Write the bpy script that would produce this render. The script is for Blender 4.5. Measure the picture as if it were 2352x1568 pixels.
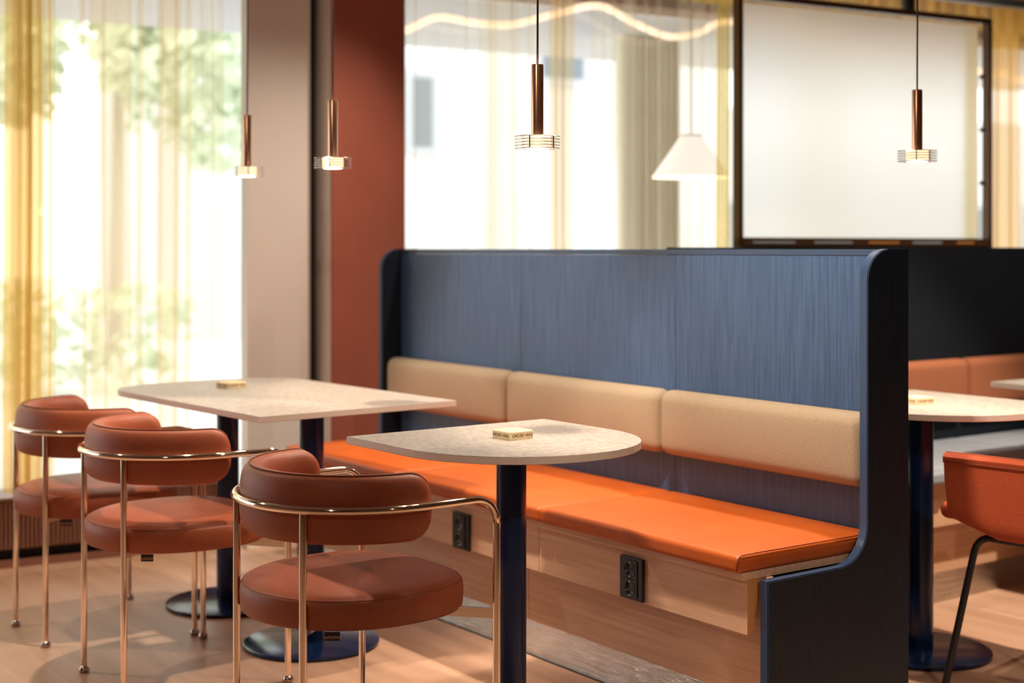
import bpy, bmesh, math, random
from mathutils import Vector, Matrix
sc = bpy.context.scene
for o in list(bpy.data.objects): bpy.data.objects.remove(o)
COL = sc.collection
PI = math.pi
# ------------------------------------------------------------------ camera
TH = math.radians(35.557)
cam_d = bpy.data.cameras.new('camera'); cam = bpy.data.objects.new('camera', cam_d); COL.objects.link(cam)
cam.location = (0, 0, 1.253)
Fw = Vector((-math.cos(TH), math.sin(TH), 0))
cam.rotation_euler = Fw.to_track_quat('-Z', 'Y').to_euler()
cam_d.sensor_width = 36; cam_d.lens = 3310/2352*36; cam_d.shift_y = -214/2352
cam_d.dof.use_dof = True; cam_d.dof.focus_distance = 3.55; cam_d.dof.aperture_fstop = 2.0
sc.camera = cam
# ------------------------------------------------------------------ colour management
sc.view_settings.view_transform = 'Standard'; sc.view_settings.look = 'None'
sc.view_settings.exposure = 0.0; sc.view_settings.gamma = 1; sc.view_settings.use_curve_mapping = False
# ------------------------------------------------------------------ world (bright overcast sky)
w = bpy.data.worlds.new('world'); sc.world = w; w.use_nodes = True
wn = w.node_tree.nodes; wl = w.node_tree.links
bg = wn['Background']; bg.inputs['Color'].default_value = (0.93, 0.97, 1.0, 1); bg.inputs['Strength'].default_value = 3.0
# ------------------------------------------------------------------ lamps of the room (ceiling spots) and added fill lights
def spot(name, loc, tgt, power, size=100, blend=0.5, col=(1, .80, .61), r=.03):
    d = bpy.data.lights.new(name, 'SPOT'); d.energy = power; d.color = col
    d.spot_size = math.radians(size); d.spot_blend = blend; d.shadow_soft_size = r
    o = bpy.data.objects.new(name, d); COL.objects.link(o); o.location = loc
    o.rotation_euler = (Vector(tgt)-Vector(loc)).to_track_quat('-Z', 'Y').to_euler(); return o
def bulb(name, loc, power, r=.02, col=(1, .80, .61)):
    d = bpy.data.lights.new(name, 'POINT'); d.energy = power; d.color = col; d.shadow_soft_size = r
    o = bpy.data.objects.new(name, d); COL.objects.link(o); o.location = loc; return o
spot('ceiling_or_fill_spot', (-3.25, 3.40, 2.80), (-3.2, 2.3, .4), 200, 95)
spot('ceiling_or_fill_spot', (-4.65, 3.40, 2.80), (-4.6, 2.2, .3), 140, 96, .9)
spot('ceiling_or_fill_spot', (-2.95, 2.60, 2.80), (-3.0, 2.3, .5), 45, 95)
spot('ceiling_or_fill_spot', (-4.35, 2.55, 2.80), (-4.9, 2.7, .9), 16, 96, .9)
spot('ceiling_or_fill_spot', (-2.60, 1.85, 2.80), (-2.95, 2.95, .45), 320, 46, .6, r=.07)
spot('ceiling_or_fill_spot', (-4.10, 1.85, 2.80), (-4.15, 2.95, .45), 210, 46, .6)
spot('ceiling_or_fill_spot', (-5.2, 0.60, 2.80), (-4.3, 1.6, .2), 60, 80)
spot('ceiling_or_fill_spot', (-2.10, 4.25, 2.80), (-3.10, 4.25, .1), 460, 56)
spot('ceiling_or_fill_spot', (-2.6, 5.6, 2.80), (-3.1, 5.3, .4), 90, 120)
spot('curtain_fill', (-4.35, 6.2, 2.75), (-5.3, 6.6, 2.5), 16, 150, .8)  # added wash to brighten the gold pleats, not a known fitting
spot('ceiling_or_fill_spot', (-1.2, -0.8, 2.80), (-2.4, 1.4, .3), 48, 110)  # added fill from the camera side, not a real ceiling lamp
spot('ceiling_or_fill_spot', (-3.95, 1.78, 2.85), (-3.90, 1.48, .48), 150, 38, .35)  # added narrow light to brighten the chair seats
spot('ceiling_or_fill_spot', (0.6, 1.9, 2.60), (-2.5, 2.75, .5), 110, 36, .4)  # added weak side fill for the bench end faces

# ================================================================== materials
def mat(name, base, rough=.5, metal=0., spec=.5):
    m = bpy.data.materials.new(name); m.use_nodes = True
    b = m.node_tree.nodes['Principled BSDF']
    b.inputs['Base Color'].default_value = (*base, 1); b.inputs['Roughness'].default_value = rough
    b.inputs['Metallic'].default_value = metal; b.inputs['Specular IOR Level'].default_value = spec
    return m
def noisy(name, c1, c2, scale=(1, 1, 1), nscale=5, detail=6, rough=.5, rough2=None, bump=0., bscale=None, metal=0., spec=.5, p0=.35, p1=.65, coord='Object', ndist=0.):
    m = mat(name, c1, rough, metal, spec); nt = m.node_tree; N = nt.nodes; L = nt.links; b = N['Principled BSDF']
    tc = N.new('ShaderNodeTexCoord'); mp = N.new('ShaderNodeMapping'); mp.inputs['Scale'].default_value = scale
    L.new(tc.outputs[coord], mp.inputs['Vector'])
    nz = N.new('ShaderNodeTexNoise'); nz.inputs['Scale'].default_value = nscale; nz.inputs['Detail'].default_value = detail
    nz.inputs['Distortion'].default_value = ndist
    L.new(mp.outputs[0], nz.inputs['Vector'])
    cr = N.new('ShaderNodeValToRGB'); cr.color_ramp.elements[0].color = (*c1, 1); cr.color_ramp.elements[1].color = (*c2, 1)
    cr.color_ramp.elements[0].position = p0; cr.color_ramp.elements[1].position = p1
    L.new(nz.outputs['Fac'], cr.inputs[0]); L.new(cr.outputs[0], b.inputs['Base Color'])
    if bump:
        bp = N.new('ShaderNodeBump'); bp.inputs['Strength'].default_value = bump; bp.inputs['Distance'].default_value = .002
        if bscale:
            n2 = N.new('ShaderNodeTexNoise'); n2.inputs['Scale'].default_value = bscale; n2.inputs['Detail'].default_value = 3
            L.new(tc.outputs[coord], n2.inputs['Vector']); L.new(n2.outputs['Fac'], bp.inputs['Height'])
        else: L.new(nz.outputs['Fac'], bp.inputs['Height'])
        L.new(bp.outputs[0], b.inputs['Normal'])
    return m
M = {}
M['blue'] = noisy('blue_stained_oak', (.026, .064, .160), (.060, .118, .250), (70, 70, 2.2), 3, 7, rough=.42, bump=.35, p0=.3, p1=.7)
M['blue_edge'] = mat('blue_edge', (.024, .050, .115), .35)
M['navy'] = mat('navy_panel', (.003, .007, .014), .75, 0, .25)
M['end'] = noisy('dark_end_oak', (.004, .010, .020), (.010, .018, .032), (70, 70, 2.2), 3, 7, rough=.5, bump=.3, spec=.3, p0=.3, p1=.7)
M['orange'] = noisy('orange_leather', (.44, .084, .006), (.49, .098, .008), (1, 1, 1), 9, 3, rough=.48, bump=.25, bscale=500)
M['orange_dark'] = mat('orange_seam', (.25, .035, .006), .7)
M['beige'] = noisy('beige_wool', (.33, .255, .175), (.40, .32, .225), (1, 1, 1), 350, 2, rough=.85, bump=.6, bscale=420)
M['rust'] = noisy('rust_wool', (.27, .09, .040), (.32, .11, .05), (1, 1, 1), 300, 2, rough=.85)
M['pale_seat'] = noisy('pale_leather', (.28, .33, .40), (.32, .37, .44), (1, 1, 1), 7, 2, rough=.4)
M['brown'] = noisy('brown_leather', (.32, .078, .033), (.37, .095, .041), (1, 1, 1), 6, 3, rough=.45, spec=.35, bump=.3, bscale=420)
M['brown_seam'] = mat('brown_seam', (.24, .065, .03), .6)
M['chrome'] = mat('warm_chrome', (.93, .79, .66), .06, 1.)
M['fin'] = mat('polished_fin', (.90, .88, .85), .18, 1.)
M['glide'] = mat('chrome_glide', (.5, .45, .4), .2, 1.)
M['bronze'] = mat('bronze_rod', (.78, .46, .30), .24, 1.)
M['copper_cord'] = mat('copper_cord', (.10, .035, .025), .5)
M['oak'] = noisy('light_oak', (.60, .36, .235), (.74, .50, .34), (1.2, 45, 45), 2.2, 8, rough=.5, bump=.15, p0=.3, p1=.7, ndist=.4)
M['oak_y'] = noisy('light_oak_turned', (.58, .34, .21), (.70, .45, .29), (45, 1.2, 45), 2.2, 8, rough=.5, p0=.3, p1=.7)
M['oak_edge'] = mat('oak_edge', (.55, .26, .10), .5)
M['steel'] = noisy('brushed_plinth', (.74, .70, .67), (.84, .81, .78), (.6, .6, 260), 3, 4, rough=.16, metal=1., bump=1.)
M['stone'] = noisy('speckled_tabletop', (.30, .27, .245), (.42, .385, .35), (1, 1, 1), 75, 6, rough=.45, p0=.38, p1=.6)
M['stone_edge'] = mat('tabletop_edge', (.78, .68, .61), .45)
M['midnight'] = mat('midnight_lacquer', (.005, .020, .075), .18, 0, .4)
M['black'] = mat('black_metal', (.012, .012, .014), .4)
M['socket'] = mat('black_plastic', (.010, .013, .016), .35)
M['pine'] = noisy('pale_wood_block', (.72, .56, .33), (.82, .68, .43), (2, 30, 30), 4, 4, rough=.55)
M['burn'] = mat('burnt_lettering', (.16, .06, .025), .7)
M['tag_text'] = mat('tag_lettering', (.75, .38, .22), .6)
M['cream'] = noisy('cream_plaster', (.86, .84, .81), (.90, .88, .85), (1, 1, 1), 2, 3, rough=.8)
M['warm_wall'] = mat('warm_wall', (.30, .15, .09), .8)
M['ceil'] = mat('ceiling_paint', (.22, .17, .14), .9)
M['red'] = noisy('brick_red_panel', (.36, .105, .070), (.41, .12, .08), (1, 1, 1), 3, 3, rough=.6)
M['heater'] = mat('brown_heater', (.27, .12, .08), .45)
M['dark'] = mat('dark_recess', (.008, .008, .009), .6)
M['orange_fab'] = noisy('orange_twill', (.38, .058, .016), (.46, .082, .025), (1, 1, 1), 260, 3, rough=.85, bump=.6, bscale=520)
M['bark'] = mat('bark', (.52, .46, .38), .9)
M['leaf'] = noisy('leaves', (.58, .66, .34), (.70, .76, .46), (1, 1, 1), 2, 3, rough=.6)
M['leaf2'] = noisy('leaves_pale', (.62, .70, .50), (.74, .78, .60), (1, 1, 1), 2, 3, rough=.6)
M['pave'] = noisy('pale_paving', (.62, .62, .60), (.72, .72, .70), (1, 1, 1), 1.5, 4, rough=.8)
M['bldg'] = noisy('white_render', (.62, .61, .60), (.68, .67, .66), (1, 1, 1), .4, 2, rough=.8)
M['bldg2'] = mat('grey_render', (.50, .52, .54), .8)
M['pane'] = mat('far_pane', (.16, .19, .20), .15)
M['olive'] = mat('tan_cladding', (.95, .88, .64), .7)
M['sky_blue'] = mat('pale_blue_panel', (.62, .74, .92), .5)
M['slot_reflection_or'] = mat('orange_slot_reflection', (.95, .42, .12), .5)  # orange reflection in the rail slots, painted as flat colour
M['slot_reflection_bl'] = mat('grey_blue_slot_reflection', (.55, .66, .74), .5)  # grey-blue reflection in the rail slots, painted as flat colour
M['frame'] = mat('bronze_frame', (.13, .065, .03), .4, .3)
M['canopy'] = mat('canopy_paint', (.72, .70, .69), .8)

def floor_mat():
    m = noisy('floor_vinyl', (.50, .30, .20), (.67, .43, .30), (.55, 7, 1), 2.0, 7, rough=.42, p0=.3, p1=.7, ndist=.6)
    nt = m.node_tree; N = nt.nodes; L = nt.links; b = N['Principled BSDF']
    tc = N.new('ShaderNodeTexCoord'); mp = N.new('ShaderNodeMapping'); L.new(tc.outputs['Object'], mp.inputs['Vector'])
    br = N.new('ShaderNodeTexBrick'); br.inputs['Scale'].default_value = 1; br.inputs['Mortar Size'].default_value = .0012
    br.inputs['Brick Width'].default_value = 1.5; br.inputs['Row Height'].default_value = .25
    br.inputs['Color1'].default_value = (1, 1, 1, 1); br.inputs['Color2'].default_value = (.86, .86, .86, 1); br.inputs['Mortar'].default_value = (.72, .70, .68, 1)
    L.new(mp.outputs[0], br.inputs['Vector'])
    mx = N.new('ShaderNodeMix'); mx.data_type = 'RGBA'; mx.blend_type = 'MULTIPLY'; mx.inputs[0].default_value = .3
    src = b.inputs['Base Color'].links[0].from_socket
    L.new(src, mx.inputs[6]); L.new(br.outputs['Color'], mx.inputs[7]); L.new(mx.outputs[2], b.inputs['Base Color'])
    return m
M['floor'] = floor_mat()

def sheer(name, col, transp, tint=(1, 1, 1)):
    m = bpy.data.materials.new(name); m.use_nodes = True; nt = m.node_tree; N = nt.nodes; L = nt.links
    N.remove(N['Principled BSDF']); out = N['Material Output']
    t = N.new('ShaderNodeBsdfTransparent'); t.inputs[0].default_value = (*tint, 1)
    tl = N.new('ShaderNodeBsdfTranslucent'); tl.inputs[0].default_value = (*col, 1)
    df = N.new('ShaderNodeBsdfDiffuse'); df.inputs[0].default_value = (*col, 1)
    a = N.new('ShaderNodeMixShader'); a.inputs[0].default_value = .12; L.new(tl.outputs[0], a.inputs[1]); L.new(df.outputs[0], a.inputs[2])
    c = N.new('ShaderNodeMixShader'); c.inputs[0].default_value = transp; L.new(a.outputs[0], c.inputs[1]); L.new(t.outputs[0], c.inputs[2])
    L.new(c.outputs[0], out.inputs['Surface']); return m
M['sheer'] = sheer('yellow_sheer', (1., .88, .60), .84, (1, .966, .92))
M['sheer_pale'] = sheer('pale_sheer', (1., .92, .74), .86, (1, .986, .955))
M['sheer_dense'] = sheer('mustard_sheer', (1., .86, .50), .72, (1, .93, .78))
M['strip'] = sheer('yellow_strip', (1., .86, .42), .72, (1., .945, .74))
M['sheer_gold'] = sheer('gold_sheer', (1., .70, .22), .60)
M['blind'] = sheer('white_blind', (1., 1., 1.), .75)
_nt = M['blind'].node_tree
for _l in list(_nt.links):
    if _l.from_node.type == 'BSDF_TRANSPARENT': _to = _l.to_socket; _nt.links.remove(_l)
_rf = _nt.nodes.new('ShaderNodeBsdfRefraction'); _rf.inputs['Roughness'].default_value = .42; _rf.inputs['IOR'].default_value = 1.25
_nt.links.new(_rf.outputs[0], _to)
def glass(name, c=(1, 1, 1), refl=.06):
    m = bpy.data.materials.new(name); m.use_nodes = True; nt = m.node_tree; N = nt.nodes; L = nt.links
    N.remove(N['Principled BSDF']); out = N['Material Output']
    t = N.new('ShaderNodeBsdfTransparent'); t.inputs[0].default_value = (*c, 1)
    g = N.new('ShaderNodeBsdfGlossy'); g.inputs['Roughness'].default_value = .02
    x = N.new('ShaderNodeMixShader'); x.inputs[0].default_value = refl; L.new(t.outputs[0], x.inputs[1]); L.new(g.outputs[0], x.inputs[2])
    L.new(x.outputs[0], out.inputs['Surface']); return m
M['glass'] = glass('window_glass')
def emis(name, c, s, base=(.8, .8, .8)):
    m = mat(name, base, .5); b = m.node_tree.nodes['Principled BSDF']
    b.inputs['Emission Color'].default_value = (*c, 1); b.inputs['Emission Strength'].default_value = s; return m
M['glow'] = emis('lamp_diffuser', (1, .80, .48), 1.3)
M['neon'] = emis('warm_led_tube', (1, .72, .50), 1.5)
M['opal'] = emis('opal_shade', (1, .90, .78), .9, (.9, .88, .84))

# ================================================================== mesh helpers
def new_obj(name, bm, m, parent=None, smooth=False, mats=None, auto=None):
    me = bpy.data.meshes.new(name); bm.normal_update(); bm.to_mesh(me); bm.free()
    if smooth:
        for p in me.polygons: p.use_smooth = True
        if auto: me.set_sharp_from_angle(angle=math.radians(auto))
    o = bpy.data.objects.new(name, me); COL.objects.link(o)
    for x in (mats or [m]): me.materials.append(x)
    if parent: o.parent = parent
    return o
def tag(o, label=None, cat=None, group=None, kind=None):
    if label: o['label'] = label
    if cat: o['category'] = cat
    if group: o['group'] = group
    if kind: o['kind'] = kind
    return o
def thing(name, loc, rz, label, cat, group=None):
    o = bpy.data.objects.new(name, None); COL.objects.link(o); o.empty_display_size = .1
    o.location = loc; o.rotation_euler = (0, 0, rz); return tag(o, label, cat, group)
def box(bm, x0, x1, y0, y1, z0, z1, T=None, bev=0, seg=2):
    r = bmesh.ops.create_cube(bm, size=1); vs = r['verts']
    for v in vs: v.co = Vector(((x0+x1)/2+v.co.x*(x1-x0), (y0+y1)/2+v.co.y*(y1-y0), (z0+z1)/2+v.co.z*(z1-z0)))
    if bev:
        es = list({e for v in vs for e in v.link_edges})
        rr = bmesh.ops.bevel(bm, geom=es, offset=bev, segments=seg, affect='EDGES', profile=.5)
        vs = list({v for f in rr['faces'] for v in f.verts} | {v for v in vs if v.is_valid})
    if T:
        for v in vs: v.co = T @ v.co
def bx(name, dims, m, parent=None, T=None, bev=0, **k):
    bm = bmesh.new(); box(bm, *dims, T=None, bev=bev)
    if T:
        for v in bm.verts: v.co = T @ v.co
    return new_obj(name, bm, m, parent, **k)
def rbox(bm, x0, x1, y0, y1, z0, z1, r, nr=4, ni=8, bulge=None):
    """rounded box with gridded faces; bulge(p, n) displaces points"""
    c = Vector(((x0+x1)/2, (y0+y1)/2, (z0+z1)/2)); h = [(x1-x0)/2, (y1-y0)/2, (z1-z0)/2]
    ax = []
    for k in range(3):
        rr = min(r, h[k]*.999); A = []
        for i in range(nr): A.append(-h[k]+rr*(1-math.cos(0)) - 0 + rr*(i/nr))
        for i in range(ni+1): A.append(-h[k]+rr+(2*h[k]-2*rr)*i/ni)
        for i in range(1, nr+1): A.append(h[k]-rr+rr*i/nr)
        ax.append(A)
    cache = {}
    def P(p):
        key = tuple(round(q, 5) for q in p)
        if key in cache: return cache[key]
        inner = Vector([max(-(h[k]-min(r, h[k]*.999)), min(h[k]-min(r, h[k]*.999), p[k])) for k in range(3)])
        d = Vector(p)-inner
        q = inner + (d.normalized()*min(r, min(h)*.999) if d.length > 1e-9 else d)
        n = d.normalized() if d.length > 1e-9 else Vector((0, 0, 0))
        if bulge: q = q + bulge(q, n, h)
        v = bm.verts.new(c+q); cache[key] = v; return v
    for k in range(3):
        a, b = (k+1) % 3, (k+2) % 3
        for s in (-1, 1):
            for i in range(len(ax[a])-1):
                for j in range(len(ax[b])-1):
                    pts = []
                    for (u, v) in ((i, j), (i+1, j), (i+1, j+1), (i, j+1)):
                        p = [0, 0, 0]; p[k] = s*h[k]; p[a] = ax[a][u]; p[b] = ax[b][v]; pts.append(P(p))
                    if s < 0: pts.reverse()
                    if len(set(pts)) == 4:
                        try: bm.faces.new(pts)
                        except ValueError: pass
def prism(bm, pts, d0, d1, axis='x'):
    """extrude polygon pts (2D) between d0 and d1 along axis; pts map to the other two axes"""
    def V(a, b, d): return {'x': (d, a, b), 'y': (a, d, b), 'z': (a, b, d)}[axis]
    A = [bm.verts.new(V(a, b, d0)) for a, b in pts]; B = [bm.verts.new(V(a, b, d1)) for a, b in pts]
    n = len(pts); bm.faces.new(A[::-1]); bm.faces.new(B)
    for i in range(n): bm.faces.new((A[i], A[(i+1) % n], B[(i+1) % n], B[i]))
    bmesh.ops.recalc_face_normals(bm, faces=bm.faces[:])
def tube(bm, path, r, seg=12, cap=True):
    path = [Vector(p) for p in path]; rings = []; n = len(path); up = None
    for i, p in enumerate(path):
        t = (path[min(i+1, n-1)]-path[max(i-1, 0)]).normalized()
        if up is None: up = t.orthogonal().normalized()
        up = (up - t*up.dot(t)).normalized(); s = t.cross(up)
        rr = r[i] if isinstance(r, (list, tuple)) else r
        rings.append([bm.verts.new(p+(up*math.cos(2*PI*k/seg)+s*math.sin(2*PI*k/seg))*rr) for k in range(seg)])
    for a, b in zip(rings, rings[1:]):
        for k in range(seg): bm.faces.new((a[k], a[(k+1) % seg], b[(k+1) % seg], b[k]))
    if cap: bm.faces.new(rings[0][::-1]); bm.faces.new(rings[-1])
    return rings
def lathe(bm, prof, seg=32, c=(0, 0, 0)):
    c = Vector(c); rings = []
    for r, z in prof:
        if r < 1e-6: rings.append([bm.verts.new(c+Vector((0, 0, z)))])
        else: rings.append([bm.verts.new(c+Vector((r*math.cos(2*PI*k/seg), r*math.sin(2*PI*k/seg), z))) for k in range(seg)])
    for a, b in zip(rings, rings[1:]):
        for k in range(seg):
            k2 = (k+1) % seg
            q = [a[k % len(a)], a[k2 % len(a)], b[k2 % len(b)], b[k % len(b)]]
            u = []
            for v in q:
                if v not in u: u.append(v)
            if len(u) >= 3: bm.faces.new(u)
    bmesh.ops.recalc_face_normals(bm, faces=bm.faces[:])
def stack(bm, rings, cap=True):
    R = [[bm.verts.new(p) for p in ring] for ring in rings]; n = len(R[0])
    for a, b in zip(R, R[1:]):
        for k in range(n): bm.faces.new((a[k], a[(k+1) % n], b[(k+1) % n], b[k]))
    if cap: bm.faces.new(R[0][::-1]); bm.faces.new(R[-1])
    bmesh.ops.recalc_face_normals(bm, faces=bm.faces[:])
def text_obj(name, txt, size, m, parent, mw, depth=.0004):
    cu = bpy.data.curves.new(name, 'FONT'); cu.body = txt; cu.size = size; cu.extrude = depth
    cu.align_x = 'CENTER'; cu.align_y = 'CENTER'; cu.offset = 0
    tmp = bpy.data.objects.new(name, cu); COL.objects.link(tmp)
    bpy.context.view_layer.update()
    me = bpy.data.meshes.new_from_object(tmp.evaluated_get(bpy.context.evaluated_depsgraph_get()))
    bpy.data.objects.remove(tmp); me.transform(mw); me.materials.clear(); me.materials.append(m)
    o = bpy.data.objects.new(name, me); COL.objects.link(o); o.parent = parent; return o
def face_mw(loc, nrm, up=(0, 0, 1)):
    n = Vector(nrm).normalized(); u = Vector(up); x = u.cross(n).normalized(); y = n.cross(x)
    R = Matrix((x, y, n)).transposed().to_4x4(); return Matrix.Translation(Vector(loc)) @ R
def dup(root, loc, rz, label=None, group=None):
    r = root.copy(); COL.objects.link(r); r.location = loc; r.rotation_euler = (0, 0, rz)
    if label: r['label'] = label
    if group: r['group'] = group
    for ch in list(root.children):
        c = ch.copy(); COL.objects.link(c); c.parent = r
        for g in list(ch.children):
            d = g.copy(); COL.objects.link(d); d.parent = c
    return r
# facade frame: s along the glass wall, n towards the room
PH = math.radians(6.5); FO = Vector((-5.95, 2.0, 0))
FT = Matrix(((math.sin(PH), math.cos(PH), 0, FO.x), (math.cos(PH), -math.sin(PH), 0, FO.y), (0, 0, 1, 0), (0, 0, 0, 1)))
def FP(s, n, z): return FT @ Vector((s, n, z))
def fbox(name, s0, s1, n0, n1, z0, z1, m, parent=None, bev=0):
    o = bx(name, (s0, s1, n0, n1, z0, z1), m, parent, T=FT, bev=bev)
    bm = bmesh.new(); bm.from_mesh(o.data); bmesh.ops.recalc_face_normals(bm, faces=bm.faces[:]); bm.to_mesh(o.data); bm.free(); return o
def S(o, n=None): o['kind'] = 'structure'; return o

# ================================================================== room shell
HC = 2.95
def poly_obj(name, pts, z, m, flip=False):
    bm = bmesh.new(); vs = [bm.verts.new((p[0], p[1], z)) for p in pts]
    bm.faces.new(vs if not flip else vs[::-1]); return S(new_obj(name, bm, m))
fa, fb = FP(-4.2, -.1, 0), FP(7.2, -.1, 0)
XR, Y0, Y1 = 2.2, fa.y, fb.y
poly_obj('floor', [(fa.x, fa.y), (XR, Y0), (XR, Y1), (fb.x, fb.y)], 0, M['floor'])
poly_obj('ceiling', [(fa.x, fa.y), (XR, Y0), (XR, Y1), (fb.x, fb.y)], HC, M['ceil'], True)
S(bx('wall_right', (XR, XR+.1, Y0, Y1, 0, HC), M['warm_wall']))
S(bx('wall_front', (fa.x, XR, Y0-.1, Y0, 0, HC), M['warm_wall']))
S(bx('wall_back', (fb.x, XR, Y1, Y1+.1, 0, HC), M['warm_wall']))
# window wall
S(fbox('wall_window_lintel', -4.2, 7.2, -.12, .0, 2.50, HC, M['warm_wall']))
S(fbox('wall_left', .64, .918, .27, .35, 0, HC, M['cream']))
S(fbox('wall_behind_pillar', .955, 1.33, -.12, .16, 0, HC, M['cream']))
S(fbox('trim_1', .918, .945, -.1, .335, 0, HC, M['dark']))
for i, (a, b) in enumerate(((-4.2, .917), (1.33, 7.2))):
    bm = bmesh.new()
    for s in ([-4.2, -2.2, -.9, .88] if i == 0 else [1.33, 7.1]):
        box(bm, s, s+.03, -.1, -.05, 0, 2.5)
    box(bm, a, b, -.1, -.04, 2.46, 2.5); box(bm, a, b, -.1, -.04, 0, .05)
    for v in bm.verts: v.co = FT @ v.co
    bmesh.ops.recalc_face_normals(bm, faces=bm.faces[:])
    f = S(new_obj('window_%d' % (i+1), bm, M['cream']))
    bm = bmesh.new(); vs = [bm.verts.new(FP(*p)) for p in ((a, -.07, .05), (b, -.07, .05), (b, -.07, 2.46), (a, -.07, 2.46))]; bm.faces.new(vs)
    new_obj('window_pane', bm, M['glass'], f)
# pillar with brick red facing
pl = S(bx('wall_pillar', (-5.60, -5.412, 2.925, 3.285, 0, HC), M['cream']))
bx('red_facing', (-5.412, -5.40, 2.925, 3.285, 0, HC), M['red'], pl)

# ================================================================== curtains
def curtain(name, s0, s1, n, z0, z1, folds, amp, m, label, group=None, seed=0, over=.5, irr=.5):
    rnd = random.Random(seed); cuts = [0.]
    for k in range(folds): cuts.append(cuts[-1]+1+irr*rnd.uniform(-1, 1))
    tot = cuts[-1]; bm = bmesh.new(); cols = []
    sub = 14
    amps = [amp*rnd.uniform(.6, 1.3) for _ in range(folds)]; ovs = [over*rnd.uniform(0, 1.5) for _ in range(folds)]
    for k in range(folds):
        wd = (cuts[k+1]-cuts[k])/tot*(s1-s0)
        for j in range(sub if k < folds-1 else sub+1):
            u = j/sub; s = s0+cuts[k]/tot*(s1-s0)+u*wd - ovs[k]*min(wd, .05)*math.sin(4*PI*u)
            nn = n+amps[k]*math.sin(2*PI*u)
            cols.append((s, nn, rnd.uniform(-1, 1)*.0))
    NZ = 10; rows = []
    for i in range(NZ+1):
        z = z0+(z1-z0)*i/NZ; f = 1-.35*(i/NZ)
        rows.append([bm.verts.new(FP(s+.004*math.sin(z*2+ s*9), n+(q-n)*f, z)) for s, q, _ in cols])
    for a, b in zip(rows, rows[1:]):
        for k in range(len(a)-1): bm.faces.new((a[k], a[k+1], b[k+1], b[k]))
    o = new_obj(name, bm, m, smooth=True); return tag(o, label, 'curtain', group)
curtain('sheer_curtain', -1.6, .60, .16, .30, 2.9, 24, .045, M['sheer'], 'translucent yellow sheer curtain hanging in folds across the left window', seed=3, over=.62)
curtain('gathered_curtain', -.31, -.13, .28, .30, 2.9, 6, .03, M['sheer_dense'], 'dense mustard gathered curtain bunch at the far left edge', seed=5, over=.8)
curtain('sheer_curtain', 1.30, 2.18, .20, .06, 2.9, 7, .035, M['sheer_pale'], 'pale sheer curtain right beside the brick red pillar', seed=8, over=.9)
curtain('sheer_curtain', 2.19, 2.31, .22, .06, 2.9, 4, .03, M['sheer'], 'narrow yellow gathered curtain above the middle of the blue bench', seed=9, over=.8)
curtain('sheer_curtain', 2.42, 5.15, .20, .06, 2.9, 19, .04, M['sheer_pale'], 'pale yellow sheer curtain behind the cone pendant and framed screen', seed=12, over=.9)
curtain('sheer_curtain', 5.16, 6.9, .20, .06, 2.9, 22, .045, M['sheer_gold'], 'gold pleated sheer curtain at the top right corner', seed=14, over=.8)

# ================================================================== exterior
bm = bmesh.new(); vs = [bm.verts.new(FP(*p)) for p in ((-30, -.12, -.06), (45, -.12, -.06), (45, -60, -.06), (-30, -60, -.06))]; bm.faces.new(vs)
tag(new_obj('pavement', bm, M['pave']), kind='structure')
tag(fbox('canopy', -8, 16, -2.0, -.13, 2.51, 2.75, M['canopy']), 'flat pale canopy slab over the pavement outside the windows', 'canopy')
def tree(name, s, n, h, cr, ch, m, label, seed, nl=1600, lr=.13):
    rnd = random.Random(seed); b = FP(s, n, -.06); t = thing(name, b, 0, label, 'tree', 'trees outside the left window')
    bm = bmesh.new(); tube(bm, [(0, 0, 0), (.04, .02, h*.35), (0, .05, h*.7), (.05, 0, h*.95)], [.10, .08, .05, .03], 8)
    for k in range(0):
        a = k*2.4; z = h*(.4+.07*k); tube(bm, [(0, 0, z), (math.cos(a)*cr*.5, math.sin(a)*cr*.5, z+ch*.15)], [.06, .02], 6)
    new_obj('trunk', bm, M['bark'], t, smooth=True)
    bm = bmesh.new(); bl = [(rnd.uniform(-1, 1)*cr*.6, rnd.uniform(-1, 1)*cr*.6, h*.7+rnd.uniform(-.45, .5)*ch, cr*rnd.uniform(.3, .55)) for _ in range(11)]
    for k in range(nl):
        x, y, z, r = rnd.choice(bl); d = Vector((rnd.gauss(0, 1), rnd.gauss(0, 1), rnd.gauss(0, 1))).normalized()*r*rnd.uniform(.6, 1)
        p = Vector((x, y, z))+d; u = Vector((rnd.gauss(0, 1), rnd.gauss(0, 1), rnd.gauss(0, 1))).normalized(); v = u.orthogonal().normalized(); q = lr*rnd.uniform(.6, 1.3)
        bm.faces.new([bm.verts.new(p+a*q) for a in (u, v*.6, -u, -v*.6)])
    new_obj('foliage', bm, m, t)
tree('street_tree', -.9, -9, 5.2, 1.8, 2.4, M['leaf'], 'green leafy tree beyond the left window, nearest the mustard curtain', 1)
tree('street_tree', 2.6, -10, 5.0, 1.7, 2.2, M['leaf2'], 'pale green leafy tree beyond the left window, nearest the cream wall', 2)
tree('street_tree', .8, -13, 6.0, 2.0, 2.6, M['leaf'], 'green leafy tree seen between two others beyond the left window', 4)
def hedge(name, s0, s1, n, h, label, seed):
    rnd = random.Random(seed); bm = bmesh.new()
    for k in range(900):
        p = FP(rnd.uniform(s0, s1), n+rnd.uniform(-.4, .4), rnd.uniform(0, h)); u = Vector((rnd.gauss(0, 1), rnd.gauss(0, 1), rnd.gauss(0, 1))).normalized(); v = u.orthogonal().normalized(); q = .1
        bm.faces.new([bm.verts.new(p+a*q) for a in (u, v*.6, -u, -v*.6)])
    tag(new_obj(name, bm, M['leaf2']), label, 'hedge')
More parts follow.
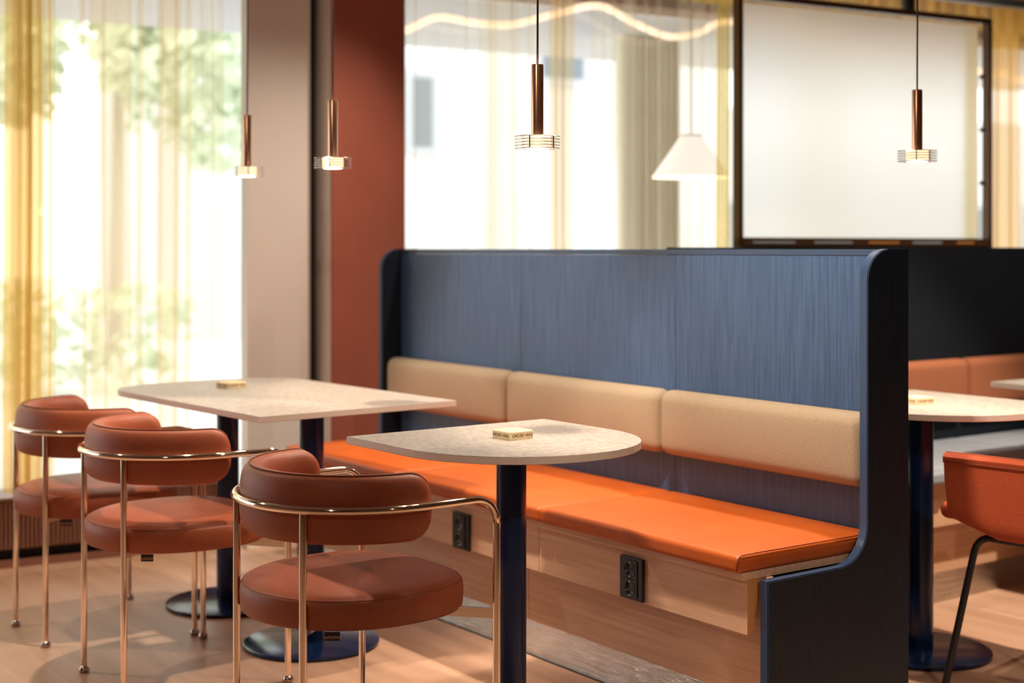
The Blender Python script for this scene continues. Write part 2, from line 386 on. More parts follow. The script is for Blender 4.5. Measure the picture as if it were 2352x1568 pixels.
hedge('hedge', -4, 2.6, -7.2, .9, 'low green hedge beyond the left window', 7)
def building(name, s0, s1, n, depth, h, m, wins, label):
    b = tag(fbox(name, s0, s1, n-depth, n, -.06, h, m), label, 'building')
    for (a, c, z0, z1) in wins:
        wd = fbox('window', a, c, n, n+.05, z0, z1, M['bldg2'], b); fbox('pane', a+.12, c-.12, n+.04, n+.07, z0+.12, z1-.12, M['pane'], wd)
building('office_building', 4.5, 14.2, -14, 5, 8, M['bldg'], [(8.0, 8.55, 2.7, 4.0), (10.3, 11.3, 3.9, 5.2), (5.4, 6.2, 3.9, 5.2)], 'white rendered building behind the curtain right of the red pillar')
building('apartment_building', -14, 1.5, -22, 5, 4.5, M['bldg2'], [(-6+2.2*k, -4.8+2.2*k, .8, 2.4) for k in range(4)], 'grey building beyond the trees outside the left window')
building('shop_building', 15.2, 30, -18, 6, 4.2, M['bldg'], [(17+3*k, 19+3*k, .6, 2.3) for k in range(4)], 'low pale building beyond the framed screen')
bm = bmesh.new()
for k in range(9):
    a = 3.385+k*.046; box(bm, a, a+.026, -.98, -.95, -.06, 2.51)
box(bm, 3.375, 3.79, -1.03, -.97, -.06, 2.51)
for v in bm.verts: v.co = FT @ v.co
bmesh.ops.recalc_face_normals(bm, faces=bm.faces[:])
tag(new_obj('street_column', bm, M['olive']), 'tan fluted column outside the glass, left of the cone pendant', 'column')
t = tag(fbox('totem_sign', 7.60, 8.0, -8.2, -8.0, -.06, 2.27, M['sky_blue']), 'pale blue upright panel outside beside the tan column', 'sign')
# wavy LED tube
from mathutils.geometry import interpolate_bezier
pts = [(-.6, 2.36), (1.20, 2.19), (1.487, 2.258), (1.66, 2.335), (1.86, 2.325), (2.062, 2.332), (2.3, 2.40), (2.558, 2.463), (2.78, 2.39), (2.981, 2.341), (3.17, 2.37), (3.35, 2.443), (3.8, 2.43), (4.3, 2.34), (4.8, 2.40), (5.1, 2.33), (5.298, 2.268), (5.407, 2.298), (5.562, 2.265), (6.2, 2.36)][1:]
path = []
for i in range(len(pts)-1):
    p0 = pts[max(i-1, 0)]; p1 = pts[i]; p2 = pts[i+1]; p3 = pts[min(i+2, len(pts)-1)]
    for j in range(6):
        t_ = j/6; q = []
        for a in (0, 1):
            q.append(.5*((2*p1[a])+(-p0[a]+p2[a])*t_+(2*p0[a]-5*p1[a]+4*p2[a]-p3[a])*t_**2+(-p0[a]+3*p1[a]-3*p2[a]+p3[a])*t_**3))
        path.append(FP(q[0], .06, q[1]))
bm = bmesh.new(); tube(bm, path, .017, 10)
led = tag(new_obj('led_tube', bm, M['neon'], smooth=True), 'wavy glowing warm light tube along the top of the windows', 'light')
for s_, z_ in pts[1::3]:
    bm = bmesh.new(); tube(bm, [FP(s_, .06, z_), FP(s_, .06, 2.9)], .0015, 6)
    new_obj('suspension_wire', bm, M['black'], led)

# ================================================================== convector heater under the left window
ht = thing('convector_heater', FP(-.6, .12, 0), 0, 'brown ribbed floor heater low under the left window', 'heater')
LT = Matrix.Translation(-FP(-.6, .12, 0)) @ FT
def hb(name, dims, m, par):
    return bx(name, dims, m, par, T=LT)
hb('casing', (-2.2, .56, .0, .235, .07, .262), M['heater'], ht)
bm = bmesh.new(); s = -1.4
while s < .55:
    box(bm, s, s+.009, .235, .25, .078, .258); s += .0165
for v in bm.verts: v.co = LT @ v.co
bmesh.ops.recalc_face_normals(bm, faces=bm.faces[:])
new_obj('ribbed_front', bm, M['heater'], ht)
hb('top_grille', (-2.2, .56, .0, .25, .262, .274), M['heater'], ht)
hb('base_recess', (-2.2, .56, .03, .20, .0, .07), M['dark'], ht)
hb('floor_rail', (-2.2, .56, .225, .245, .0, .03), M['heater'], ht)

# ================================================================== blue booth bench
XI, XO = -2.572, -2.543      # right end panel inner / outer faces
XL = -5.06
YB = 3.06; YF = 2.969
bench = thing('booth_bench', (-3.8, 2.8, 0), 0, 'long blue oak booth bench with orange leather seat and beige back cushions', 'bench')
OFF = Vector((-3.8, 2.8, 0))
def loc(bm):
    for v in bm.verts: v.co -= OFF
    return bm
def part(name, bm, m, **k): return new_obj(name, loc(bm), m, bench, **k)
# end panels
prof = [(2.60, 0), (2.60, .424), (2.868, .426)]
for k in range(1, 9):
    a = k/8*PI/2; prof.append((2.868+.101*math.sin(a), .527-.101*math.cos(a)))
for k in range(0, 9):
    a = k/8*PI/2; prof.append((3.052-.083*math.cos(a), 1.168+.083*math.sin(a)))
prof += [(3.136, 1.251), (3.136, 0)]
for (a, b, nm) in ((XI, XO, 'right'), (XL-.029, XL, 'left')):
    bm = bmesh.new(); prism(bm, prof, a, b, 'x')
    es = [e for e in bm.edges if abs(e.verts[0].co.x-e.verts[1].co.x) < 1e-6]
    bmesh.ops.bevel(bm, geom=es, offset=.0025, segments=2, affect='EDGES')
    o = part('end_panel', bm, M['end'], smooth=True, auto=35)
    o.data.materials.append(M['blue_edge'])
    for p in o.data.polygons:
        if abs(p.normal.x) < .5: p.material_index = 1
# back panels with fine gaps
ED = [XL, -4.224, -3.396, XI]
for a, b in zip(ED, ED[1:]):
    bm = bmesh.new(); box(bm, a+.001, b-.001, YB, YB+.02, .0, 1.232, bev=.0008, seg=1); part('back_panel', bm, M['blue'])
bm = bmesh.new(); box(bm, XL, XI, YB-.001, 3.134, 1.233, 1.2495, bev=.001, seg=1); part('top_rail', bm, M['blue_edge'])
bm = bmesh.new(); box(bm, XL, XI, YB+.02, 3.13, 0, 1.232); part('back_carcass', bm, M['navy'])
# back cushions
def cush_bulge(q, n, h):
    if n.y < -.5:
        fx = 1-(abs(q.x)/h[0])**6; fz = 1-(abs(q.z)/h[2])**2.4
        return Vector((0, -.012*max(fx, 0)*max(fz, 0), 0))
    return Vector((0, 0, 0))
CE = [XL+.002, -4.222, -3.393, XI-.002]
for a, b in zip(CE, CE[1:]):
    bm = bmesh.new(); rbox(bm, a+.0015, b-.0015, YF+.012, YB-.001, .612, .812, .034, 5, 8, cush_bulge)
    c = part('back_cushion', bm, M['beige'], smooth=True)
    bm = bmesh.new(); z0, z1 = .618, .806; y = YF+.030; x = a+.006
    pth = [(x, y, z0+.025), (x, y, z1-.03), (x, y+.012, z1-.008), (x, y+.03, z1-.002), (x, YB-.006, z1)]
    tube(bm, pth, .0022, 6); new_obj('piping', loc(bm), M['orange_dark'], c, smooth=True)
# seat cushions
def seat_bulge(q, n, h):
    if n.z > .5:
        fx = 1-(abs(q.x)/h[0])**8; fy = 1-(abs(q.y)/h[1])**4
        return Vector((0, 0, .006*max(fx, 0)*max(fy, 0)))
    return Vector((0, 0, 0))
SE = [XL-.0, -4.235, -3.408, XI-.006]
for a, b in zip(SE, SE[1:]):
    bm = bmesh.new(); rbox(bm, a+.001, b-.001, 2.531, YB-.002, .445, .489, .013, 4, 8, seat_bulge)
    c = part('seat_cushion', bm, M['orange'], smooth=True)
    for x in ((a+.003, b-.003) if b > -2.7 else ()):
        if x < -2.7: continue
        bm = bmesh.new(); pth = [(x, 2.5305, .452), (x, 2.5305, .474), (x, 2.535, .484), (x, 2.545, .4895)]+[(x, y_, .4905) for y_ in (2.6, 2.75, 2.9, 3.0)]
        tube(bm, pth, .0017, 6); new_obj('seam_piping', loc(bm), M['orange_dark'], c, smooth=True)
bm = bmesh.new(); box(bm, XL, XI-.01, 2.551, YB, .4255, .4448, bev=.001, seg=1); part('seat_board', bm, M['oak'])
# apron with wedge bracket ends
ap = [(2.568, .425), (2.568, .288), (2.588, .288), (2.600, .36), (2.622, .425)]
bm = bmesh.new(); prism(bm, ap, XL+.01, -2.583, 'x'); o = part('apron', bm, M['oak']); o.data.materials.append(M['oak_edge'])
for p in o.data.polygons:
    if abs(p.normal.x) > .8: p.material_index = 1
for a, b in ((XL, -4.30), (-4.30, -3.59), (-3.59, XI)):
    bm = bmesh.new(); box(bm, a+.0008, b-.0008, 2.630, 2.65, .108, .425, bev=.0006, seg=1); part('skirt_panel', bm, M['oak'])
bm = bmesh.new(); box(bm, -3.4545, -3.4535, 2.5675, 2.57, .289, .424); part('joint_line', bm, M['burn'])
bm = bmesh.new(); box(bm, XL, XI, 2.632, 2.64, .0, .108); part('plinth', bm, M['steel'])
bm = bmesh.new(); box(bm, XL, XI, 2.627, 2.632, .0, .003); part('floor_seal', bm, M['dark'])
# power sockets
for xc, zc in ((-3.018, .350), (-3.862, .345)):
    bm = bmesh.new(); box(bm, xc-.047, xc+.047, 2.556, 2.568, zc-.058, zc+.058, bev=.002)
    so = part('power_socket', bm, M['socket']); so['label'] = 'black double power socket'
    for dz in (-.026, .026):
        bm = bmesh.new()
        box(bm, xc-.029, xc+.029, 2.5525, 2.556, zc+dz-.025, zc+dz+.025, bev=.001)
        new_obj('socket_face', loc(bm), M['socket'], so)
        bm = bmesh.new()
        R_ = []
        for (r, yy) in ((.0235, 2.5522), (.0215, 2.5515), (.0195, 2.5522), (.0185, 2.5535)):
            R_.append([Vector((xc+r*math.cos(2*PI*k/28), yy, zc+dz+r*math.sin(2*PI*k/28))) for k in range(28)])
        stack(bm, R_); new_obj('socket_ring', loc(bm), M['socket'], so, smooth=True)
        for q in (-.0185, .0185):
            bm = bmesh.new(); box(bm, xc-.0015, xc+.0015, 2.5512, 2.553, zc+dz+q-.002, zc+dz+q+.002)
            new_obj('earth_clip', loc(bm), M['steel'], so)

# ================================================================== tables
def d_outline(w, L, cap, ex, sgn, z, inset=0., n=26, mirror=False):
    r = w/2-inset; pts = [(sgn*inset, -r)]
    for k in range(n+1):
        a = -PI/2+PI*k/n; ca, sa = abs(math.cos(a))**(2/ex), abs(math.sin(a))**(2/ex)*(1 if a > 0 else -1)
        pts.append((sgn*(L-cap+(cap-inset)*ca), r*sa))
    pts.append((sgn*inset, r))
    return [Vector((x, y, z)) for x, y in pts]
ZT = .768
def table(name, x, y, rot, w, L, cap, ex, sgn, cols, label, group=None, plate=(.10, .10)):
    t = thing(name, (x, y, 0), rot, label, 'table', group)
    bm = bmesh.new(); th = .019
    stack(bm, [d_outline(w, L, cap, ex, sgn, z, i) for z, i in ((ZT-th, .002), (ZT-th+.0015, 0), (ZT-.001, 0), (ZT, .0008))])
    for f in bm.faces:
        f.material_index = 0 if f.normal.z > .5 else 1
    o = new_obj('tabletop', bm, None, t, mats=[M['stone'], M['stone_edge']])
    for c in cols:
        bm = bmesh.new(); lathe(bm, [(0, .014), (.039, .014), (.039, ZT-th-.012), (0, ZT-th-.012)], 40, (c[0], c[1], 0)); new_obj('column', bm, M['midnight'], t, smooth=True, auto=40)
        bm = bmesh.new(); lathe(bm, [(0, 0), (.205, 0), (.205, .006), (.214, .006), (.214, .012), (.209, .0145), (0, .0145)], 64, (c[0], c[1], 0)); new_obj('base_disc', bm, M['midnight'], t, smooth=True, auto=40)
        bm = bmesh.new(); box(bm, c[0]-plate[0], c[0]+plate[0], c[1]-plate[1], c[1]+plate[1], ZT-th-.012, ZT-th); new_obj('mounting_plate', bm, M['black'], t)
    return t
table('round_end_table', -3.277, 2.136, .019, .645, .612, .34, 2.1, 1, [(.245, .025)], 'light stone table with one rounded end standing before the orange seat')
table('long_round_end_table', -3.822, 2.175, .059, .708, 1.149, .242, 2.7, -1, [(-.265, -.02), (-.90, .02)], 'long light stone table on two blue pedestals beside the left window')
table('round_end_table', -2.895, 4.0, PI/2, .66, .62, .34, 2.1, -1, [(-.366, .008)], 'light stone table on black pedestal right of the dark bench end')
table('long_round_end_table', -2.90, 4.46, PI/2, .70, 1.15, .24, 2.7, 1, [(.26, 0), (.9, 0)], 'light stone tabletop corner at the far right behind the other table')

# ================================================================== order blocks
def order_block(x, y, rz, label):
    t = thing('order_block', (x, y, ZT), rz, label, 'block', 'wooden order blocks on the tables')
    bm = bmesh.new(); c = .040; h = .0205; e = .012
    def ring(s, z):
        out = []
        for qx, qy in ((1, -1), (1, 1), (-1, 1), (-1, -1)):
            cx_, cy_ = qx*(c-e), qy*(c-e); a0 = math.atan2(qy, qx)-PI/4
            for k in range(5):
                a = a0+k/4*PI/2; out.append(Vector((cx_+(e+s)*math.cos(a), cy_+(e+s)*math.sin(a), z)))
        return out
    stack(bm, [ring(-.001, 0), ring(0, .001), ring(0, h-.001), ring(-.001, h)]); new_obj('wooden_body', bm, M['pine'], t, smooth=True, auto=30)
    for nrm in ((0, -1, 0), (0, 1, 0), (-1, 0, 0), (1, 0, 0)):
        n = Vector(nrm)
        text_obj('lettering', 'ORDER HERE', .0112, M['burn'], t, face_mw(n*(c+.0001)+Vector((0, 0, h*.5)), n, (0, 0, 1)), .0003)
    return t
order_block(-3.000, 2.147, math.radians(3), 'small wooden ORDER HERE block on the nearest rounded table')
order_block(-4.655, 2.125, math.radians(5), 'small wooden block on the long table by the window')
order_block(-2.935, 3.655, math.radians(-6), 'small wooden ORDER HERE block right of the dark bench end')

# ================================================================== tub armchairs
def make_chair(locn, rz, label):
    t = thing('tub_armchair', locn, rz, label, 'chair', 'chrome tub armchairs')
    RR, CY, ZR, r = .290, .240, .672, .0092; FYL = .44; br = .06
    def arc_pt(a, R=RR): return Vector((R*math.cos(a), CY+R*math.sin(a), 0))
    path = []
    def fr(sx):
        out = []
        for k in range(8):
            a = k/7*PI/2; out.append(Vector((sx*RR, FYL-br+br*math.cos(a), ZR-br+br*math.sin(a))))
        return out
    path = fr(-1)
    for k in range(0, 31):
        a = PI+PI*k/30; path.append(Vector((RR*math.cos(a), CY+RR*math.sin(a), ZR)))
    path += fr(1)[::-1]
    bm = bmesh.new(); tube(bm, path, r, 16); new_obj('arm_rail', bm, M['chrome'], t, smooth=True)
    for (x, y, z) in ((-.155, 0, ZR), (.155, 0, ZR), (-RR, FYL, ZR-br), (RR, FYL, ZR-br)):
        bm = bmesh.new(); tube(bm, [(x, y, .012), (x, y, .3), (x, y, z)], r if y > .1 else r*.98, 16); lg = new_obj('leg', bm, M['chrome'], t, smooth=True, auto=50)
        bm = bmesh.new(); lathe(bm, [(0, 0), (.011, 0), (.0155, .004), (.016, .009), (.012, .015), (.0095, .019), (0, .019)], 20, (x, y, 0)); new_obj('foot_glide', bm, M['glide'], lg, smooth=True)
    # under-seat bars
    for (x, y) in ((-.155, 0), (.155, 0), (-RR, FYL), (RR, FYL)):
        d = Vector((0, .215, 0))-Vector((x, y, 0)); L = d.length; d.normalize(); p = Vector((-d.y, d.x, 0))*.003
        bm = bmesh.new(); A = Vector((x, y, 0))+d*.007; B = Vector((0, .215, 0))
        R_ = []
        for P_, za, zb in ((A, .388, .412), (B, .388, .412)):
            R_.append([P_+p+Vector((0, 0, za)), P_-p+Vector((0, 0, za)), P_-p+Vector((0, 0, zb)), P_+p+Vector((0, 0, zb))])
        stack(bm, R_); new_obj('support_bar', bm, M['chrome'], t)
    # seat
    def plan(scale_in, z, n=72):
        out = []; a0, fy, ex = .256, .252, 2.7
        for k in range(n):
            a = 2*PI*k/n; c_, s_ = math.cos(a), math.sin(a)
            if s_ < 0: x, y = a0*c_, .252*s_
            else: x, y = a0*abs(c_)**(2/ex)*(1 if c_ > 0 else -1), fy*abs(s_)**(2/ex)
            l = math.hypot(x, y); q = (l-scale_in)/l
            out.append(Vector((x*q, .213+y*q, z)))
        return out
    prf = [(.012, .400), (.004, .402), (.0, .408), (-.002, .44), (.0, .462), (.004, .4665), (.0065, .4672), (.012, .472), (.026, .4775), (.055, .4815), (.10, .4835), (.17, .4845), (.24, .4848)]
    bm = bmesh.new(); stack(bm, [plan(i, z) for i, z in prf]); se = new_obj('seat', bm, M['brown'], t, smooth=True)
    ring = plan(.0055, .467); bm = bmesh.new(); tube(bm, ring+[ring[0]], .0016, 8, False); new_obj('seam_piping', bm, M['brown_seam'], se, smooth=True)
    # back cushion swept inside the rail
    pts = []; ext = .035
    n = 46; half = PI/2*.28+0
    tot = ext*2+PI*.255
    def at(u):
        d = u*tot
        if d < ext: return Vector((-1, 0, 0)), Vector((0, CY+ext-d, 0)), 0
        if d > tot-ext: return Vector((1, 0, 0)), Vector((0, CY+(d-(tot-ext)), 0)), 0
        a = PI+(d-ext)/.255; return Vector((math.cos(a), math.sin(a), 0)), Vector((0, CY, 0)), 1
    RO, RI, Z0, Z1 = .2795, .212, .590, .745
    rings = []; NS = 60; er = .062
    for i in range(NS+1):
        u = .5-.5*math.cos(PI*i/NS)
        nrm, cen, _ = at(u); d = min(u, 1-u)*tot
        e = math.sqrt(max(1-(1-min(d/er, 1))**2, 0)); e = max(e, .05)
        hz = (Z1-Z0)/2*(.28+.72*e); th = (RO-RI)/2*(.35+.65*min(1, e*1.25)) if e > .06 else (RO-RI)/2*.2
        if e <= .06: hz = (Z1-Z0)/2*.25
        zc = (Z0+Z1)/2; rc = (RO+RI)/2; rg = []
        for k in range(28):
            a = 2*PI*k/28; ca, sa = math.cos(a), math.sin(a)
            x = abs(ca)**(2/(3.3 if ca > 0 else 2.5))*(1 if ca > 0 else -1)*th; z = abs(sa)**(2/3.4)*(1 if sa > 0 else -1)*hz
            if ca < 0: x *= 1.10
            if z > 0 and ca > 0: x -= .004*z/hz
            rg.append(cen+nrm*(rc+x)+Vector((0, 0, zc+z)))
        rings.append(rg)
    bm = bmesh.new(); stack(bm, rings); bc = new_obj('back_cushion', bm, M['brown'], t, smooth=True)
    pp = []
    for i in range(4, NS-3):
        u = .5-.5*math.cos(PI*i/NS); nrm, cen, _ = at(u); d = min(u, 1-u)*tot
        e = math.sqrt(max(1-(1-min(d/er, 1))**2, 0)); hz = (Z1-Z0)/2*(.28+.72*e)
        pp.append(cen+nrm*((RO+RI)/2+.010)+Vector((0, 0, (Z0+Z1)/2+hz*1.0+.0002)))
    bm = bmesh.new(); tube(bm, pp, .0016, 8); new_obj('seam_piping', bm, M['brown_seam'], bc, smooth=True)
    # maker's tag
    nrm = Vector((.80, -.60, 0)); p = Vector((.190, .054, .3885))
    bm = bmesh.new(); box(bm, -.0175, .0175, -.0085, .0115, -.0006, .0006); mw = face_mw(p, nrm)
    for v in bm.verts: v.co = mw @ v.co
    tg = new_obj('fabric_tag', bm, M['dark'], t); tg['label'] = 'black fabric tag'
    text_obj('tag_lettering', 'deNONA', .0095, M['tag_text'], tg, face_mw(p+nrm*.0008+Vector((0, 0, -.001)), nrm), .0002)
    return t
ch = make_chair((-3.028, 1.475, 0), math.radians(3), 'brown leather chrome tub chair nearest the camera before the rounded table')
dup(ch, (-4.050, 1.452, 0), math.radians(1), 'brown leather chrome tub chair in the middle of the row of three')
dup(ch, (-4.695, 1.442, 0), 0, 'brown leather chrome tub chair farthest left by the window heater')

# ================================================================== pendants
def make_pendant(locn, label):
    t = thing('rod_pendant', locn, 0, label, 'pendant lamp', 'slim bronze rod pendants')
    # origin = underside of the lamp head
    bm = bmesh.new(); lathe(bm, [(0, .032), (.0150, .032), (.0152, .034), (.0152, .209), (.0145, .2125), (0, .2125)], 32); new_obj('rod', bm, M['bronze'], t, smooth=True, auto=40)
    bm = bmesh.new(); tube(bm, [(0, 0, .21), (.0015, 0, .6), (-.001, 0, 1.0), (0, 0, HC-1.5)], .0028, 8); new_obj('cord', bm, M['copper_cord'], t, smooth=True)
    bm = bmesh.new(); lathe(bm, [(0, .000), (.028, .000), (.032, .002), (.033, .004), (.033, .031), (0, .031)], 32); new_obj('diffuser', bm, M['glow'], t, smooth=True, auto=40)
    for k in range(5):
        z = .001+k*.0075; bm = bmesh.new(); lathe(bm, [(.034, z), (.0565, z+.0002), (.0575, z+.0012), (.0565, z+.0022), (.034, z+.0026)], 48); new_obj('fin', bm, M['fin'], t, smooth=True, auto=30)
    for k in range(3):
        a = k*2*PI/3+.95; x, y = .040*math.cos(a), .040*math.sin(a)
        bm = bmesh.new(); tube(bm, [(x, y, .0), (x, y, .033)], .0016, 8); new_obj('fin_pin', bm, M['black'], t, smooth=True)
    return t
pd = make_pendant((-2.898, 2.15, 1.500), 'bronze rod pendant hanging over the nearest rounded table')
dup(pd, (-3.965, 2.15, 1.500), .4, 'bronze rod pendant hanging in front of the brick red pillar')
dup(pd, (-4.580, 2.15, 1.500), .8, 'bronze rod pendant farthest left, before the cream wall')
dup(pd, (-2.760, 3.44, 1.507), .2, 'bronze rod pendant hanging in front of the framed screen')
for p_ in ((-2.898, 2.15), (-3.965, 2.15), (-4.58, 2.15), (-2.76, 3.44)): bulb('pendant_bulb', (p_[0], p_[1], 1.485), 1.2, .02)
# cone pendant
t = thing('cone_pendant', (-4.95, 4.56, 1.580), 0, 'glowing white cone shade pendant hanging beside the framed screen', 'pendant lamp')
bm = bmesh.new(); lathe(bm, [(.183, 0), (.181, .004), (.052, .190), (.046, .194), (.050, .190), (.176, .006), (.183, 0)], 48); new_obj('lamp_shade', bm, M['opal'], t, smooth=True, auto=50)
bm = bmesh.new(); lathe(bm, [(0, .190), (.050, .190), (.050, .197), (0, .199)], 32); new_obj('shade_cap', bm, M['olive'], t, smooth=True, auto=40)
bm = bmesh.new(); tube(bm, [(0, 0, .197), (0, 0, HC-1.58)], .003, 8); new_obj('cord', bm, M['olive'], t)
bulb('cone_bulb', (-4.95, 4.56, 1.66), 4, .03)

# ================================================================== framed screen
fs = thing('framed_screen', FP(3.2, 1.3, 0), 0, 'bronze framed screen with a white translucent panel above the dark partition', 'screen')
FL_ = Matrix.Translation(-FP(3.2, 1.3, 0)) @ FT
def fsb(name, dims, m, par, bev=0):
    o = bx(name, dims, m, par, T=FL_, bev=bev); b_ = bmesh.new(); b_.from_mesh(o.data); bmesh.ops.recalc_face_normals(b_, faces=b_.faces[:]); b_.to_mesh(o.data); b_.free(); return o
s0, s1, zb, zt = 2.451, 3.944, 1.262, 2.330
bm = bmesh.new()
for d in ((s0, s0+.024, 1.28, 1.32, 0, zt), (s1-.024, s1, 1.28, 1.32, 0, zt), (s0, s1, 1.28, 1.32, zt-.026, zt), (s0, s1, 1.28, 1.32, zb, zb+.036), (s0, s1, 1.28, 1.32, .02, .06)): box(bm, *d)
for v in bm.verts: v.co = FL_ @ v.co
bmesh.ops.recalc_face_normals(bm, faces=bm.faces[:])
new_obj('frame', bm, M['frame'], fs)
fsb('translucent_panel', (s0+.024, s1-.075, 1.296, 1.300, zb+.036, zt-.04), M['blind'], fs)
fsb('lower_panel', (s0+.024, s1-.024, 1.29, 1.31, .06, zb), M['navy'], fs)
for z in (1.55, 1.80, 2.05): fsb('hinge', (s1-.034, s1-.022, 1.272, 1.285, z, z+.02), M['black'], fs)
for k, (u0, u1, mm) in enumerate(((.06, .25, 'slot_reflection_bl'), (.34, .52, 'slot_reflection_bl'), (.60, .75, 'slot_reflection_or'), (.82, .97, 'slot_reflection_bl'), (1.05, 1.14, 'slot_reflection_or'))):
    fsb('rail_slot', (s0+u0*1.2, s0+u1*1.2, 1.316, 1.324, zb+.012, zb+.021), M[mm], fs)  # slots carry painted reflections
# narrow curtain strips beside and inside the frame
def strip(name, s0_, s1_, n, z0, z1, label, seed):
    curtain(name, s0_, s1_, n, z0, z1, 3, .012, M['strip'], label, None, seed, .3, .2)
curtain('unlit_curtain_top', 2.45, 6.9, .36, 2.47, 2.9, 44, .028, M['sheer_gold'], 'gold pleats added for the curtain top without backlight at the upper right', None, 31, .5, .3)  # added layer; its gold stands in for curtain without light behind it
strip('curtain_strip', 2.384, 2.446, 1.26, .02, 2.9, 'narrow pale yellow curtain strip along the left side of the framed screen', 21)
strip('curtain_strip', 3.905, 3.985, 1.18, .02, 2.29, 'narrow pale yellow curtain strip inside the right side of the framed screen', 22)
# ceiling track with spotlight head
tk = thing('ceiling_track', FP(4.4, .8, 2.5), 0, 'black ceiling track with a spotlight head at the top right', 'track light')
TL_ = Matrix.Translation(-FP(4.4, .8, 2.5)) @ FT
def tkb(name, dims, m, par):
    o = bx(name, dims, m, par, T=TL_); return o
tkb('track', (3.0, 6.6, .78, .82, 2.515, 2.56), M['black'], tk)
bm = bmesh.new()
for s_ in (3.3, 5.0, 6.4): tube(bm, [TL_ @ Vector((s_, .8, 2.55)), TL_ @ Vector((s_, .8, HC))], .004, 8)
new_obj('hanger', bm, M['black'], tk)
bm = bmesh.new(); c_ = TL_ @ Vector((3.92, .8, 0)); lathe(bm, [(0, 2.428-2.5+2.5), (.024, 2.43), (.034, 2.44), (.036, 2.515), (0, 2.515)], 24, (c_.x, c_.y, c_.z)); new_obj('spot_head', bm, M['black'], tk, smooth=True, auto=50)

# ================================================================== second booth (runs away to the right)
b2 = thing('booth_bench', (-3.5, 4.9, 0), 0, 'navy booth bench with rust back cushions and pale seat beyond the blue one', 'bench')
O2 = Vector((-3.5, 4.9, 0))
def part2(name, bm, m, **k):
    for v in bm.verts: v.co -= O2
    return new_obj(name, bm, m, b2, **k)
YA, YZ = 3.40, 6.4
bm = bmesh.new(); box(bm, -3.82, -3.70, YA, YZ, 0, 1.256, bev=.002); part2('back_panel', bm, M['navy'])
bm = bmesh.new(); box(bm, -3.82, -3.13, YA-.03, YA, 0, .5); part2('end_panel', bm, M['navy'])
for a, b in ((YA, 4.12), (4.12, 4.845), (4.845, 5.63), (5.63, YZ)):
    bm = bmesh.new(); rbox(bm, -3.70, -3.62, a+.001, b-.001, .615, .812, .032, 5, 6); part2('back_cushion', bm, M['rust'], smooth=True)
    bm = bmesh.new(); rbox(bm, -3.70, -3.15, a+.001, b-.001, .445, .489, .013, 4, 6); part2('seat_cushion', bm, M['pale_seat'], smooth=True)
bm = bmesh.new(); box(bm, -3.70, -3.17, YA, YZ, .4255, .4448); part2('seat_board', bm, M['oak_y'])
bm = bmesh.new(); prism(bm, [(-3.205, .425), (-3.205, .288), (-3.225, .288), (-3.26, .425)], YA, YZ, 'y'); part2('apron', bm, M['oak_y'])
bm = bmesh.new(); box(bm, -3.29, -3.27, YA, YZ, .108, .425); part2('skirt_panel', bm, M['oak_y'])
bm = bmesh.new(); box(bm, -3.30, -3.274, YA, YZ, 0, .108); part2('plinth', bm, M['steel'])

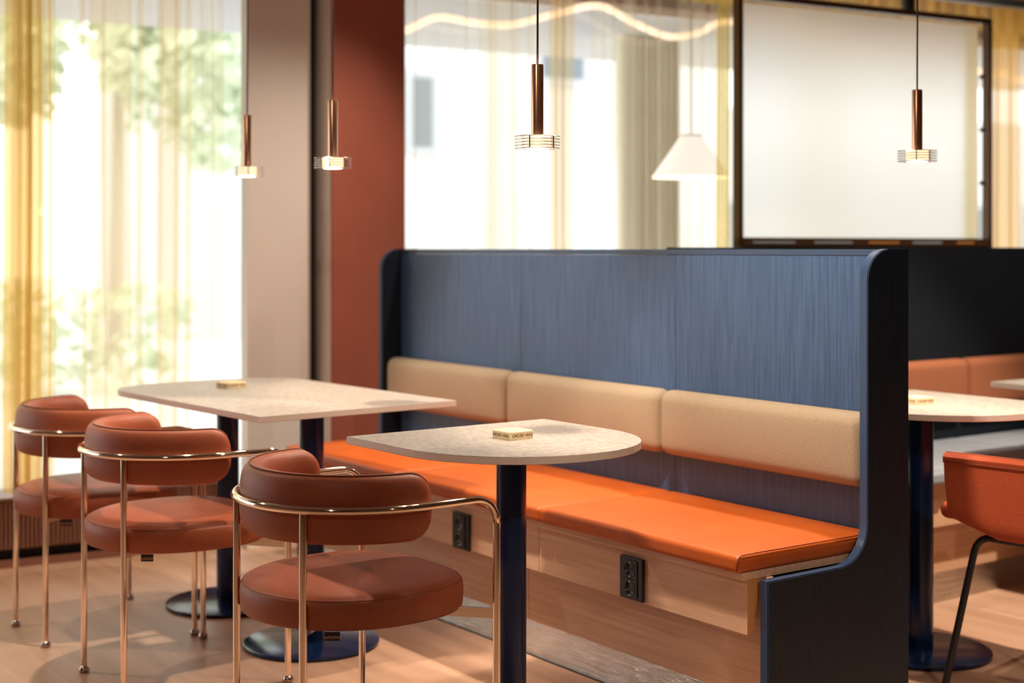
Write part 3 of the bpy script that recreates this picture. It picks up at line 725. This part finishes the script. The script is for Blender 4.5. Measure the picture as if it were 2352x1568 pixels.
# ================================================================== orange upholstered chair
def orange_chair(locn, rz):
    t = thing('upholstered_armchair', locn, rz, 'orange fabric armchair with black metal legs at the right edge', 'chair')
    # local: faces +x ; U plan open to +x ; arms along x
    hw, xf, xb, rc = .29, .232, -.27, .16
    def plan(off, flare):
        P_ = []; w = hw+off+flare; f = xf; bk = xb-off-flare; r = rc+off+flare
        P_.append((f, -w)); P_.append((f*.4, -w))
        for k in range(9):
            a = -PI/2-k/8*PI/2; P_.append((bk+r+r*math.cos(a), -w+r+r*math.sin(a)))
        P_.append((bk, 0))
        for k in range(9):
            a = PI-k/8*PI/2; P_.append((bk+r+r*math.cos(a), w-r+r*math.sin(a)))
        P_.append((f*.4, w)); P_.append((f, w)); return P_
    ZB, ZTp = .435, .675
    bm = bmesh.new(); N_ = len(plan(0, 0)); prof_ = []
    for k in range(6):
        a = k/5*PI/2; prof_.append((-.05*(1-math.sin(a)), ZB+.06*(1-math.cos(a)), 0))
    prof_ += [(0.012, .60, 0), (.015, .645, 0), (.020, .650, 0), (.022, .665, 0), (.012, ZTp, 0), (-.02, ZTp, 0), (-.030, .665, 0), (-.030, .62, 0), (-.032, .50, 0)]
    grid = []
    for off, z, _ in prof_:
        pl_ = plan(off, 0); row = []
        for (x, y) in pl_:
            front = max(0, (x-0.05)/(xf-.05)); zz = z
            if z < .55: zz = z+(front**2)*.045*(1 if z < .52 else .5)
            row.append(bm.verts.new((x, y, zz)))
        grid.append(row)
    for a, b in zip(grid, grid[1:]):
        for k in range(N_-1): bm.faces.new((a[k], a[k+1], b[k+1], b[k]))
    for side in (0, N_-1):
        bm.faces.new([g[side] for g in grid][::(1 if side else -1)])
    bot = [g for g in grid[0]]; bm.faces.new(bot)
    bmesh.ops.recalc_face_normals(bm, faces=bm.faces[:])
    shell = new_obj('shell', bm, M['orange_fab'], t, smooth=True, auto=40)
    seam = [(x, y, .652) for x, y in plan(.0195, 0)]; bm = bmesh.new(); tube(bm, seam, .0025, 8); new_obj('seam_piping', bm, M['orange_dark'], shell, smooth=True)
    seam = [(x, y, ZTp+.0005) for x, y in plan(.002, 0)]; bm = bmesh.new(); tube(bm, seam, .002, 8); new_obj('seam_piping', bm, M['orange_dark'], shell, smooth=True)
    bm = bmesh.new(); rbox(bm, -.22, .285, -.245, .245, .475, .525, .022, 4, 6); new_obj('seat_pad', bm, M['orange_fab'], t, smooth=True)
    for sx in (-1, 1):
        for sy in (-1, 1):
            top = Vector((sx*.185, sy*.20, .432)); ft = Vector((sx*.245, sy*.275, .008)); d = (ft-top).normalized()
            A_ = Vector((sx*.135, sy*.20, .432)); C_ = top+d*.05; pth = [Vector((0, sy*.20, .432))]+[A_*(1-q)**2+top*2*q*(1-q)+C_*q*q for q in [i_/8 for i_ in range(9)]]+[ft]
            bm = bmesh.new(); tube(bm, pth, .0105, 12); new_obj('leg', bm, M['black'], t, smooth=True, auto=50)
    bm = bmesh.new(); box(bm, -.15, .15, -.20, .20, .42, .436); new_obj('under_frame', bm, M['black'], t)
    return t
orange_chair((-2.42, 3.70, 0), math.radians(188))
